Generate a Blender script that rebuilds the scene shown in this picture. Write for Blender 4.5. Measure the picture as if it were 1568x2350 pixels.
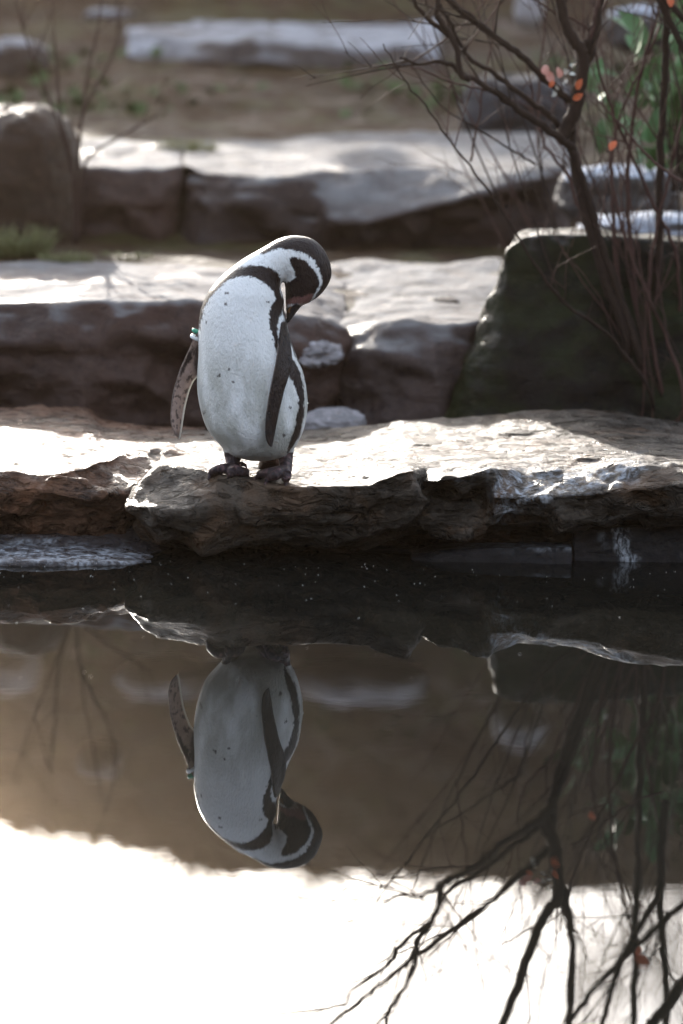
import bpy, math, random
import numpy as np
from mathutils import Vector, Matrix
from mathutils.bvhtree import BVHTree
R = math.radians
random.seed(7); rng = np.random.default_rng(11)
for o in list(bpy.data.objects): bpy.data.objects.remove(o)
S = bpy.context.scene
COL = S.collection

# ------------------------------------------------------------------ camera
CAM_H, PITCH, ROLL, FPX = 1.06, R(9.1), R(1.0), 6840.0     # FPX: focal length in units of a 1568-wide picture
cam_d = bpy.data.cameras.new('camera'); cam = bpy.data.objects.new('camera', cam_d); COL.objects.link(cam)
cam_d.sensor_fit = 'HORIZONTAL'; cam_d.sensor_width = 24.0; cam_d.lens = FPX/1568*24
cam_d.clip_start = 0.05; cam_d.clip_end = 2000
CAM_M = Matrix.Translation((0, 0, CAM_H)) @ Matrix.Rotation(R(90)-PITCH, 4, 'X') @ Matrix.Rotation(ROLL, 4, 'Z')
cam.matrix_world = CAM_M
cam_d.dof.use_dof = True; cam_d.dof.focus_distance = 6.05; cam_d.dof.aperture_fstop = 2.3
S.camera = cam
# ------------------------------------------------------------------ sky and sun
SUN_EL, SUN_AZ = R(18.5), R(-12)          # azimuth from +Y (the view direction), negative = left
w = bpy.data.worlds.new('World'); S.world = w; w.use_nodes = True
nt = w.node_tree; nt.nodes.clear()
sky = nt.nodes.new('ShaderNodeTexSky'); sky.sky_type = 'NISHITA'; sky.sun_disc = False
sky.sun_elevation = SUN_EL; sky.sun_rotation = SUN_AZ; sky.air_density = 1.0; sky.dust_density = 1.5; sky.ozone_density = 1.2
bg = nt.nodes.new('ShaderNodeBackground'); bg.inputs['Strength'].default_value = 0.125
wo = nt.nodes.new('ShaderNodeOutputWorld')
hs = nt.nodes.new('ShaderNodeHueSaturation'); hs.inputs['Saturation'].default_value = .55   # thin high cloud
nt.links.new(sky.outputs[0], hs.inputs['Color']); nt.links.new(hs.outputs[0], bg.inputs[0]); nt.links.new(bg.outputs[0], wo.inputs[0])
sl = bpy.data.lights.new('sun', 'SUN'); sl.energy = 2.0; sl.angle = R(0.6); sl.color = (1.0, 0.93, 0.84)
sun = bpy.data.objects.new('sun', sl); COL.objects.link(sun)
sdir = Vector((math.sin(SUN_AZ)*math.cos(SUN_EL), math.cos(SUN_AZ)*math.cos(SUN_EL), math.sin(SUN_EL)))
sun.rotation_euler = sdir.to_track_quat('Z', 'Y').to_euler(); sun.location = sdir*60
S.view_settings.view_transform = 'Standard'; S.view_settings.look = 'None'; S.view_settings.gamma = 1
S.view_settings.exposure = 2.5

# ------------------------------------------------------------------ helpers
Rm = np.array(CAM_M.to_3x3()); C0 = np.array([0, 0, CAM_H])
def ray(dx, dy):
    dx = np.asarray(dx, float); dy = np.asarray(dy, float)
    v = np.stack([(dx-784)/FPX, -(dy-1175)/FPX, -np.ones_like(dx)], -1)
    return v @ Rm.T
def at(dx, dy, Y):                      # point on the sight line of a picture position that lies Y metres ahead
    d = ray(dx, dy); return C0 + d*(np.asarray(Y, float)/d[..., 1])[..., None]
def at_mirror(dx, dy, Y):               # the same for something seen mirrored in the pond
    p = at(dx, dy, Y); p[..., 2] *= -1; return p
def project(p):
    q = (np.asarray(p)-C0) @ Rm
    return 784+FPX*q[..., 0]/(-q[..., 2]), 1175-FPX*q[..., 1]/(-q[..., 2])

_perm = np.random.default_rng(3).permutation(256); _perm = np.concatenate([_perm]*3)
_g = np.random.default_rng(4).normal(size=(256, 3)); _g /= np.linalg.norm(_g, axis=1)[:, None]
def pn(p):
    p = np.asarray(p, float); i = np.floor(p).astype(int); f = p-i; i &= 255
    u = f*f*f*(f*(f*6-15)+10); r = 0
    for a in (0, 1):
        for b in (0, 1):
            for c in (0, 1):
                h = _perm[_perm[_perm[i[..., 0]+a]+i[..., 1]+b]+i[..., 2]+c]
                g = _g[h]; d = f-np.array([a, b, c]); n = (g*d).sum(-1)
                wgt = (u[..., 0] if a else 1-u[..., 0])*(u[..., 1] if b else 1-u[..., 1])*(u[..., 2] if c else 1-u[..., 2])
                r = r+n*wgt
    return r*1.5
def fbm(p, oct=4, gain=.5):
    r = 0; a = 1; p = np.asarray(p, float)
    for k in range(oct): r = r+a*pn(p*2**k+17.3*k); a *= gain
    return r
def ridged(p, oct=4):
    r = 0; a = 1; p = np.asarray(p, float)
    for k in range(oct): r = r+a*(1-2*np.abs(pn(p*2**k+9.1*k))); a *= .5
    return r-.9

def mesh_np(name, v, quads=None, tris=None):
    me = bpy.data.meshes.new(name); v = np.asarray(v, np.float32)
    f = []
    if quads is not None: f += [np.asarray(quads, np.int32)]
    if tris is not None: f += [np.asarray(tris, np.int32)]
    me.vertices.add(len(v)); me.vertices.foreach_set('co', v.ravel())
    nl = sum(a.size for a in f); npoly = sum(len(a) for a in f)
    me.loops.add(nl); me.loops.foreach_set('vertex_index', np.concatenate([a.ravel() for a in f]))
    st = np.concatenate([[0]]+[np.full(len(a), a.shape[1]) for a in f])[:-1].cumsum()
    me.polygons.add(npoly); me.polygons.foreach_set('loop_start', st.astype(np.int32))
    me.update(calc_edges=True); me.validate()
    return me
def tag(o, label=None, cat=None, group=None, kind=None):
    for k, val in (('label', label), ('category', cat), ('group', group), ('kind', kind)):
        if val: o[k] = val
    return o
def link(name, me, mat, parent=None, smooth=True, origin=None):
    """mesh given in world space -> object with its origin at its base"""
    o = bpy.data.objects.new(name, me); COL.objects.link(o)
    if mat: me.materials.append(mat)
    n = len(me.vertices); co = np.empty(n*3, np.float32); me.vertices.foreach_get('co', co); co = co.reshape(-1, 3)
    if parent is not None: org = np.array(parent.location)
    elif origin is not None: org = np.array(origin)
    else:
        org = np.array([(co[:, 0].min()+co[:, 0].max())/2, (co[:, 1].min()+co[:, 1].max())/2, co[:, 2].min()])
    co = co-org; me.vertices.foreach_set('co', co.astype(np.float32).ravel())
    if parent is None: o.location = org
    else: o.parent = parent
    if smooth: me.polygons.foreach_set('use_smooth', np.ones(len(me.polygons), bool))
    me.update(); return o
def empty(name, loc):
    o = bpy.data.objects.new(name, None); COL.objects.link(o); o.location = loc; o.empty_display_size = .1; return o
def attr(me, name, val):
    a = me.attributes.new(name, 'FLOAT', 'POINT'); a.data.foreach_set('value', np.asarray(val, np.float32))
def cattr(me, name, col):
    a = me.attributes.new(name, 'FLOAT_COLOR', 'POINT')
    c = np.ones((len(col), 4), np.float32); c[:, :3] = col; a.data.foreach_set('color', c.ravel())
def sd_poly(x, y, poly):                 # signed distance, negative inside
    P = np.asarray(poly, float); d = np.full(x.shape, 1e9); ins = np.zeros(x.shape, bool)
    for i in range(len(P)):
        a, b = P[i], P[(i+1) % len(P)]; e = b-a; wx = x-a[0]; wy = y-a[1]
        t = np.clip((wx*e[0]+wy*e[1])/(e@e+1e-9), 0, 1)
        d = np.minimum(d, np.hypot(wx-e[0]*t, wy-e[1]*t))
        c = ((a[1] > y) != (b[1] > y)) & (x < (b[0]-a[0])*(y-a[1])/(b[1]-a[1]+1e-12)+a[0])
        ins ^= c
    return np.where(ins, -d, d)
def sstep(a, b, x):
    t = np.clip((x-a)/(b-a), 0, 1); return t*t*(3-2*t)

def tube(pts, rad, sides=6, wob=0):
    pts = np.asarray(pts, float); n = len(pts); rad = np.broadcast_to(np.asarray(rad, float), (n,))
    T = np.gradient(pts, axis=0); T /= np.linalg.norm(T, axis=1)[:, None]+1e-12
    ref = np.array([0.31, 0.17, 0.93]) if abs(T[0, 2]) < .8 else np.array([1, .2, 0.])
    U = np.cross(T, ref); U /= np.linalg.norm(U, axis=1)[:, None]+1e-12; V = np.cross(T, U)
    a = np.arange(sides)/sides*2*math.pi
    ring = pts[:, None]+rad[:, None, None]*(np.cos(a)[None, :, None]*U[:, None]+np.sin(a)[None, :, None]*V[:, None])
    v = np.concatenate([ring.reshape(-1, 3), pts[:1], pts[-1:]])
    q = []; t = []
    for i in range(n-1):
        for k in range(sides):
            k2 = (k+1) % sides; q.append((i*sides+k, i*sides+k2, (i+1)*sides+k2, (i+1)*sides+k))
    for k in range(sides):
        k2 = (k+1) % sides; t.append((n*sides, k2, k)); t.append((n*sides+1, (n-1)*sides+k, (n-1)*sides+k2))
    return v, np.array(q), np.array(t)
def join(parts):
    V, Q, T = [], [], []; off = 0
    for v, q, t in parts:
        V.append(v); off0 = off; off += len(v)
        if q is not None and len(q): Q.append(np.asarray(q)+off0)
        if t is not None and len(t): T.append(np.asarray(t)+off0)
    return np.concatenate(V), (np.concatenate(Q) if Q else None), (np.concatenate(T) if T else None)
def catmull(P, n):
    P = np.asarray(P, float); m = len(P); t = np.linspace(0, m-1, n); i = np.clip(np.floor(t).astype(int), 0, m-2); f = (t-i)[:, None]
    p0 = P[np.maximum(i-1, 0)]; p1 = P[i]; p2 = P[i+1]; p3 = P[np.minimum(i+2, m-1)]
    return .5*((2*p1)+(-p0+p2)*f+(2*p0-5*p1+4*p2-p3)*f*f+(-p0+3*p1-3*p2+p3)*f**3)

# ------------------------------------------------------------------ materials
def newmat(name):
    m = bpy.data.materials.new(name); m.use_nodes = True; n = m.node_tree
    b = n.nodes['Principled BSDF']; return m, n, b
class NB:
    def __init__(s, n): s.n = n
    def node(s, t, **kw):
        x = s.n.nodes.new(t)
        for k, v in kw.items():
            if hasattr(x, k): setattr(x, k, v)
        return x
    def set(s, sock, v):
        if isinstance(v, bpy.types.NodeSocket): s.n.links.new(v, sock)
        else: sock.default_value = v
    def noise(s, vec, scale, detail=5, rough=.55, dist=0):
        x = s.node('ShaderNodeTexNoise'); s.set(x.inputs['Vector'], vec); x.inputs['Scale'].default_value = scale
        x.inputs['Detail'].default_value = detail; x.inputs['Roughness'].default_value = rough; x.inputs['Distortion'].default_value = dist
        return x.outputs['Fac']
    def ramp(s, v, a, b):
        x = s.node('ShaderNodeMapRange'); x.interpolation_type = 'SMOOTHSTEP'; s.set(x.inputs['Value'], v)
        x.inputs['From Min'].default_value = a; x.inputs['From Max'].default_value = b; return x.outputs['Result']
    def math(s, op, a, b=0.0):
        x = s.node('ShaderNodeMath', operation=op); s.set(x.inputs[0], a); s.set(x.inputs[1], b); return x.outputs[0]
    def mix(s, f, a, b):
        x = s.node('ShaderNodeMix', data_type='RGBA'); s.set(x.inputs[0], f); s.set(x.inputs[6], a); s.set(x.inputs[7], b); return x.outputs[2]
    def mixf(s, f, a, b):
        x = s.node('ShaderNodeMix', data_type='FLOAT'); s.set(x.inputs[0], f); s.set(x.inputs[2], a); s.set(x.inputs[3], b); return x.outputs[0]
    def scalev(s, vec, sc):
        x = s.node('ShaderNodeVectorMath', operation='MULTIPLY'); s.set(x.inputs[0], vec); x.inputs[1].default_value = sc; return x.outputs[0]
    def bump(s, h, strength, dist, normal=None):
        x = s.node('ShaderNodeBump'); s.set(x.inputs['Height'], h); x.inputs['Strength'].default_value = strength; x.inputs['Distance'].default_value = dist
        if normal is not None: s.set(x.inputs['Normal'], normal)
        return x.outputs[0]
def c4(c): return (c[0], c[1], c[2], 1)

def rock_mat(name, dark, light, rust=None, rust_amt=.3, frost=0.0, frost_col=(.14, .135, .135), frost_scale=9, moss=0.0, rough=(.28, .6), bump=.5, scale=1.0, stain=False, spec=.22, ripple=0):
    m, n, b = newmat(name); B = NB(n)
    tc = B.node('ShaderNodeTexCoord').outputs['Object']; geo = B.node('ShaderNodeNewGeometry')
    sep = B.node('ShaderNodeSeparateXYZ'); B.set(sep.inputs[0], geo.outputs['Normal']); nz = sep.outputs[2]
    big = B.noise(tc, 3.5*scale, 6, .6, .4); mid = B.noise(B.scalev(tc, (1, 1, 2.6)), 16*scale, 7, .65, .6); fin = B.noise(tc, 75*scale, 5, .6)
    f = B.math('ADD', B.math('MULTIPLY', big, .55), B.math('MULTIPLY', mid, .45))
    col = B.mix(B.ramp(f, .5-.14*(1 if not ripple else .6), .5+.14*(1 if not ripple else .6)), c4(dark), c4(light))
    col = B.mix(B.math('MULTIPLY', B.ramp(fin, .55, .75), .5), col, c4(tuple(min(1, 1.9*x) for x in light)))
    col = B.mix(B.math('MULTIPLY', B.ramp(fin, .45, .3), .55), col, c4(tuple(.4*x for x in dark)))
    if rust: col = B.mix(B.math('MULTIPLY', B.ramp(B.noise(tc, 6*scale, 6, .6, .8), .48, .66), rust_amt), col, c4(rust))
    if moss: col = B.mix(B.math('MULTIPLY', B.ramp(B.noise(tc, 5*scale, 6, .7, .5), .42, .62), moss), col, (.016, .020, .006, 1))
    rg = B.mixf(B.ramp(mid, .35, .65), rough[0], rough[1])
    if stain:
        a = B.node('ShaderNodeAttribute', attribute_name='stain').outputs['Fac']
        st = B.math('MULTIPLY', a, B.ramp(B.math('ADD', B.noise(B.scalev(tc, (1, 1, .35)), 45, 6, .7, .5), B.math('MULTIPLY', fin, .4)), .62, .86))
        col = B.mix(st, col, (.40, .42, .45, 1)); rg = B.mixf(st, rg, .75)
    if frost:
        fn = B.noise(B.scalev(tc, (1, 1, .4)), frost_scale, 6, .62, .4)
        fr = B.math('MULTIPLY', B.ramp(nz, .55, .88), B.ramp(fn, .62-.3*frost, .72-.3*frost))
        col = B.mix(B.math('MULTIPLY', fr, B.mixf(B.ramp(mid, .38, .62), .45, 1.0)), col, c4(frost_col)); rg = B.mixf(fr, rg, .85)
    b.inputs['Specular IOR Level'].default_value = spec
    B.set(b.inputs['Base Color'], col); B.set(b.inputs['Roughness'], rg)
    h = B.math('ADD', B.math('MULTIPLY', mid, 1.0), B.math('MULTIPLY', fin, .35))
    if ripple: h = B.math('ADD', h, B.math('MULTIPLY', B.ramp(B.noise(B.scalev(tc, (1, 2.0, 2.0)), 13, 5, .6, 1.5), .36, .50), ripple))
    B.set(b.inputs['Normal'], B.bump(h, bump, .02/scale))
    return m
def flat_mat(name, col, rough=.6, var=.35, scale=30, bump=0, spec=.5, trans=0):
    m, n, b = newmat(name); B = NB(n); tc = B.node('ShaderNodeTexCoord').outputs['Object']
    f = B.noise(tc, scale, 5, .6)
    B.set(b.inputs['Base Color'], B.mix(f, c4(tuple(x*(1-var) for x in col)), c4(tuple(min(1, x*(1+var)) for x in col))))
    b.inputs['Roughness'].default_value = rough; b.inputs['Specular IOR Level'].default_value = spec
    if bump: B.set(b.inputs['Normal'], B.bump(f, bump, .01))
    if trans: b.inputs['Transmission Weight'].default_value = trans
    return m
M = {}
M['ledge'] = rock_mat('wet_ledge_stone', (.016, .011, .007), (.085, .07, .056), rust=(.13, .065, .03), rust_amt=.45, rough=(.24, .55), bump=1.0, stain=True, ripple=.9, spec=.1)
M['ledge_brown'] = rock_mat('wet_brown_stone', (.03, .015, .009), (.14, .075, .046), rust=(.16, .07, .035), rust_amt=.6, rough=(.24, .55), bump=1.0, stain=True, ripple=.9, spec=.1)
M['base'] = rock_mat('dark_wet_base_stone', (.006, .005, .005), (.022, .019, .02), rough=(.3, .6), bump=.6, stain=True)
M['bank'] = rock_mat('wet_silt_bank', (.02, .015, .015), (.06, .05, .05), spec=.5, rough=(.2, .45), bump=.9, scale=1.6, stain=True)
M['terrace'] = rock_mat('terrace_stone', (.03, .015, .011), (.062, .036, .028), rust=(.07, .03, .02), frost=.8, frost_scale=4, rough=(.35, .7), scale=.6)
M['terrace_b'] = rock_mat('terrace_stone_grey', (.026, .014, .011), (.06, .042, .037), rust=(.06, .028, .018), frost=1.0, frost_scale=4, rough=(.35, .7), scale=.6)
M['plain'] = rock_mat('brown_boulder_stone', (.026, .013, .007), (.055, .032, .02), moss=.25, frost=.1, rough=(.45, .8), scale=.6)
M['mossy'] = rock_mat('mossy_boulder_stone', (.005, .0035, .003), (.012, .009, .007), moss=.85, spec=.08, frost=.3, frost_scale=16, rough=(.4, .75), scale=.7)
M['blue'] = rock_mat('blue_grey_stone', (.02, .017, .018), (.055, .05, .056), frost=.25, rough=(.4, .75), scale=.6)
M['snowy'] = rock_mat('snow_covered_stone', (.03, .026, .026), (.08, .07, .07), frost=1.6, frost_col=(.42, .45, .52), rough=(.4, .75), scale=.6)
M['frosty'] = rock_mat('frosty_slope_stone', (.026, .016, .013), (.07, .055, .05), frost=.8, frost_scale=3, frost_col=(.32, .32, .34), rough=(.4, .75), scale=.6)  # frost kept paler here, painting in sunlight that the hill's shadow removes
M['pale'] = rock_mat('pale_stone', (.18, .16, .16), (.38, .36, .37), frost=.6, rough=(.4, .7), scale=.8)
M['ground'] = rock_mat('earth', (.022, .011, .005), (.05, .028, .013), rust=(.06, .055, .02), rust_amt=.6, frost=.12, frost_scale=3, frost_col=(.17, .13, .105), spec=.1, rough=(.6, .9), scale=.5, bump=.7)
M['bark'] = flat_mat('wet_bark', (.028, .018, .014), .8, .5, 60, .4, spec=.1)
M['bark_red'] = flat_mat('red_brown_twig_bark', (.06, .03, .024), .75, .4, 60, .3, spec=.15)
M['bark_pale'] = flat_mat('pale_twig_bark', (.05, .03, .024), .9, .4, 50, .3, spec=.1)
M['lichen'] = flat_mat('pale_lichen', (.55, .56, .5), .5, .3, 90, .6)
M['orange'] = flat_mat('orange_dry_leaf', (.50, .10, .025), .5, .3, 60, .3)
M['pinkleaf'] = flat_mat('pink_brown_dry_leaf', (.42, .17, .12), .45, .3, 60, .3)
M['leaf'] = flat_mat('glossy_evergreen_leaf', (.05, .12, .03), .6, .4, 30, .2)
M['grass'] = flat_mat('winter_grass', (.13, .13, .045), .6, .4, 20)
M['ivy'] = flat_mat('ground_ivy', (.05, .075, .028), .85, .4, 12, spec=.1)
M['speck'] = flat_mat('floating_speck', (.7, .68, .62), .5, .2, 80)

# ------------------------------------------------------------------ rock builders
def grid_normals(G):
    du = np.gradient(G, axis=0); dv = np.gradient(G, axis=1); n = np.cross(du, dv)
    return n/(np.linalg.norm(n, axis=-1)[..., None]+1e-12)
def rock_loft(name, stations, step, mat, label, cat='rock', amp=(.012, .006, .003), freq=(3, 11, 34), seed=0, strat=0.0, stain=None, group=None, back_drop=.35, soften=2, keep=None, facet=None):
    """stations: (picture x, [(picture y, distance), ...]) from back edge over the lip down the face; a back wall and a floor are added"""
    xs = [s[0] for s in stations]; K = len(stations[0][1])
    P = np.array([[at(s[0], dy, D) for dy, D in s[1]] for s in stations])          # S,K,3
    first = P[:, :1].copy(); first[..., 2] -= back_drop; first[..., 1] += .12
    P = np.concatenate([first, P], 1); K += 1
    md_ = P[:, 1]*.16+P[:, 2]*.84
    for _ in range(5): md_[1:-1] = md_[1:-1]*.4+(md_[:-2]+md_[2:])*.3
    P = np.concatenate([P[:, :2], md_[:, None], P[:, 2:]], 1); K += 1
    # resample along the profile
    seglen = np.linalg.norm(np.diff(P, axis=1), axis=-1).mean(0)
    ts = []
    for k in range(K-1):
        m = max(2, int(round(seglen[k]/(step*(3 if k == 0 else 1))))); ts += list(k+np.arange(m)/m)
    ts.append(K-1); ts = np.array(ts); i = np.clip(ts.astype(int), 0, K-2); f = (ts-i)[None, :, None]
    Q = P[:, i]*(1-f)+P[:, i+1]*f
    sl_ = np.linalg.norm(np.diff(P.mean(1), axis=0), axis=-1); us = []
    for k in range(len(xs)-1):
        m = max(2, int(round(sl_[k]/step))); us += list(k+np.arange(m)/m)
    us.append(len(xs)-1); us = np.array(us); i = np.clip(us.astype(int), 0, len(xs)-2); f = (us-i)[:, None, None]
    G = Q[i]*(1-f)+Q[i+1]*f
    for _ in range(soften):
        G[1:-1] = G[1:-1]*.5+(G[:-2]+G[2:])*.25; G[:, 1:-1] = G[:, 1:-1]*.5+(G[:, :-2]+G[:, 2:])*.25
    G0 = G.copy(); N = grid_normals(G)
    if N[..., 2].sum() < 0: N = -N
    s = seed*7.7; sc = np.array([1, 1, 1.4])
    d = amp[0]*fbm(G0*freq[0]*sc+s, 3)+amp[1]*ridged(G0*freq[1]*sc+s+5, 3)+amp[2]*fbm(G0*freq[2]+s+9, 3)
    if strat:
        w_ = 1-np.clip(np.abs(N[..., 2]), 0, 1)
        d = d+strat*w_*ridged(np.stack([G0[..., 0]*5, G0[..., 1]*5, G0[..., 2]*38+G0[..., 0]*5], -1)+s, 3)
    d = d*(1.25-.95*np.clip(N[..., 2], 0, 1)**2)
    if facet:
        A_, cell = facet; fl = G0.reshape(-1, 3)*np.array([1, 1, 1.5]); lo, hi = fl.min(0), fl.max(0); g_ = np.random.default_rng(seed+70)
        fl = fl+.35*cell*np.stack([fbm(fl/cell*.8+3, 2), fbm(fl/cell*.8+13, 2), fbm(fl/cell*.8+23, 2)], -1)
        ns = int(min(420, max(20, len(fl)*step*step/(cell*cell)*1.1))); pick = fl[g_.integers(0, len(fl), ns)]; val = g_.uniform(-1, 1, ns); gr = g_.normal(0, 1, (ns, 3)); out = np.zeros(len(fl))
        for c_ in range(0, len(fl), 20000):
            dd_ = ((fl[c_:c_+20000, None]-pick[None])**2).sum(-1); j = dd_.argmin(1); out[c_:c_+20000] = .55*val[j]+((fl[c_:c_+20000]-pick[j])*gr[j]).sum(-1)/cell*.8
        out = out.reshape(G0.shape[:2])
        for _ in range(2): out[1:-1] = out[1:-1]*.5+(out[:-2]+out[2:])*.25; out[:, 1:-1] = out[:, 1:-1]*.5+(out[:, :-2]+out[:, 2:])*.25
        d = d+A_*np.clip(out, -1.6, 1.6)*(1-.85*np.clip(N[..., 2], 0, 1))
    if keep is not None: d = d*keep(G0)
    G = G+N*d[..., None]
    nu, nv = G.shape[:2]; v = G.reshape(-1, 3); idx = np.arange(nu*nv).reshape(nu, nv)
    q = np.stack([idx[:-1, :-1], idx[1:, :-1], idx[1:, 1:], idx[:-1, 1:]], -1).reshape(-1, 4)
    c0 = G[0].mean(0)-[.01, 0, 0]; c1 = G[-1].mean(0)+[.01, 0, 0]; v = np.concatenate([v, [c0, c1]]); t = []
    for k in range(nv-1):
        t.append((nu*nv, idx[0, k], idx[0, k+1])); t.append((nu*nv+1, idx[-1, k+1], idx[-1, k]))
    t.append((nu*nv, idx[0, nv-1], idx[0, 0])); t.append((nu*nv+1, idx[-1, 0], idx[-1, nv-1]))
    q2 = np.stack([idx[:-1, -1], idx[1:, -1], idx[1:, 0], idx[:-1, 0]], -1)          # floor
    me = mesh_np(name, v, np.concatenate([q, q2]), np.array(t))
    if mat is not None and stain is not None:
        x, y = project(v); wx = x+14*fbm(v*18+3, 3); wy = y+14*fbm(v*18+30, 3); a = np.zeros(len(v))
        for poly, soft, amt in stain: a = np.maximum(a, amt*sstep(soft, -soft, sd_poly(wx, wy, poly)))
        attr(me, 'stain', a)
    o = link(name, me, mat); tag(o, label, cat, group)
    return o
def boulder(name, dx, dy_top, dy_bot, width, D, mat, label, cat='rock', seed=0, depth=None, squash=1.0, amp=.16, group=None, flat=.0, res=48, pos=None, size=None):
    if pos is None:
        top = at(dx, dy_top, D); bot = at(dx, dy_bot, D); h = top[2]-bot[2]; wd = width/FPX*D
        c = np.array([top[0], D, (top[2]+bot[2])/2]); sx, sy, sz = wd/2, (depth or wd*.8)/2, h/2
    else: c = np.array(pos); sx, sy, sz = size
    nu, nv = res*2, res
    u = np.arange(nu)/nu*2*math.pi; vv = np.linspace(0, math.pi, nv)
    d = np.stack([np.outer(np.sin(vv), np.cos(u)), np.outer(np.sin(vv), np.sin(u)), np.outer(np.cos(vv), np.ones(nu))], -1)
    e = np.sign(d)*np.abs(d)**.9
    e /= (np.abs(e)**2.7).sum(-1)[..., None]**(1/2.7)*.96
    r = 1+amp*fbm(d*1.3+seed*5.1, 3)+amp*.45*ridged(d*2.6+seed*3.3, 3)+amp*.12*fbm(d*11+seed, 3)
    G = c+e*r[..., None]*np.array([sx, sy, sz])
    v = G.reshape(-1, 3); idx = np.arange(nu*nv).reshape(nv, nu); ix2 = np.roll(idx, -1, axis=1)
    q = np.stack([idx[:-1], idx[1:], ix2[1:], ix2[:-1]], -1).reshape(-1, 4)
    me = mesh_np(name, v, q); o = link(name, me, mat); return tag(o, label, cat, group)

# ------------------------------------------------------------------ ground, hill and pond
def ground_z(X, Y):
    ys = [-400, -34, -28, -18, -13, 6.25, 6.55, 6.95, 7.35, 7.65, 8.2, 9.05, 9.35, 9.8, 11.4, 12.2, 12.7, 13.5, 14.1, 15.5, 18, 21, 24, 28, 60, 400]
    zs = [15, 13, 11, 1.5, -.4, -.4, -.1, .02, .10, .34, .41, .425, .55, .64, .735, .86, .965, 1.10, 1.30, 2.10, 3.22, 4.6, 5.85, 6.0, 6.5, 8]  # unseen slope behind the camera, raised to block low sky light
    z = np.interp(Y, ys, zs); p = np.stack([X, Y, X*0], -1)
    ridge = np.interp(Y, [14, 23, 26], [0, 1, 1])*(np.interp(X, [-9, -5, -3.6, -2.7, -1.9, -1.1, 0, 2.7], [-2.6, -1.7, -.85, -.45, -.25, -.08, 0, .1]))
    land = np.interp(Y, [6.3, 7], [0, 1]); hill = np.interp(Y, [13.5, 15], [0, 1])
    z = z+ridge+land*(.03*fbm(p*1.6, 4)+.012*fbm(p*8, 3))+hill*(.18*fbm(p*.9+4, 3)+.12*ridged(p*2.3, 3))
    side = np.interp(np.abs(X), [14, 18], [0, 1])*np.interp(Y, [-18, -13, 6.3, 9], [0, 1, 1, 0]); z = z*(1-side)+side*np.interp(np.abs(X), [14, 18, 32, 300], [.3, .6, 8, 9])
    return z
def geo(a, b, n): return np.sign(a)*np.geomspace(abs(a), abs(b), n)
gx = np.unique(np.concatenate([-geo(2.7, 300, 60), np.arange(-2.7, 2.701, .035), geo(2.7, 300, 60)]))
gy = np.unique(np.concatenate([np.linspace(-300, -37, 12), np.linspace(-36, 6, 60), np.arange(6.05, 14, .035), np.arange(14, 26, .06), geo(26, 300, 40)]))
GX, GY = np.meshgrid(gx, gy); GZ = ground_z(GX, GY)
idx = np.arange(GX.size).reshape(GX.shape)
gme = mesh_np('ground', np.stack([GX, GY, GZ], -1).reshape(-1, 3), np.stack([idx[:-1, :-1], idx[:-1, 1:], idx[1:, 1:], idx[1:, :-1]], -1).reshape(-1, 4))
ground = link('ground', gme, M['ground'], origin=(0, 0, 0)); tag(ground, kind='structure', label='bare brown earth slope with frost and thin grass')
m, n, b = newmat('pond_water'); B = NB(n); tc = B.node('ShaderNodeTexCoord').outputs['Object']
b.inputs['Base Color'].default_value = (.006, .006, .005, 1); b.inputs['Roughness'].default_value = 0.0; b.inputs['IOR'].default_value = 1.333
hh = B.math('ADD', B.noise(B.scalev(tc, (1, .45, 1)), 5.5, 2, .5), B.math('MULTIPLY', B.noise(tc, 26, 2, .5), .10))
B.set(b.inputs['Normal'], B.bump(hh, 1.0, .00028))
wme = mesh_np('pond_water', [(-17.5, -14, 0), (17.5, -14, 0), (17.5, 6.75, 0), (-17.5, 6.75, 0)], [(0, 1, 2, 3)])
water = link('pond_water', wme, m, origin=(0, 0, 0)); tag(water, kind='structure', label='still dark pond water mirroring the bank')

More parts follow.
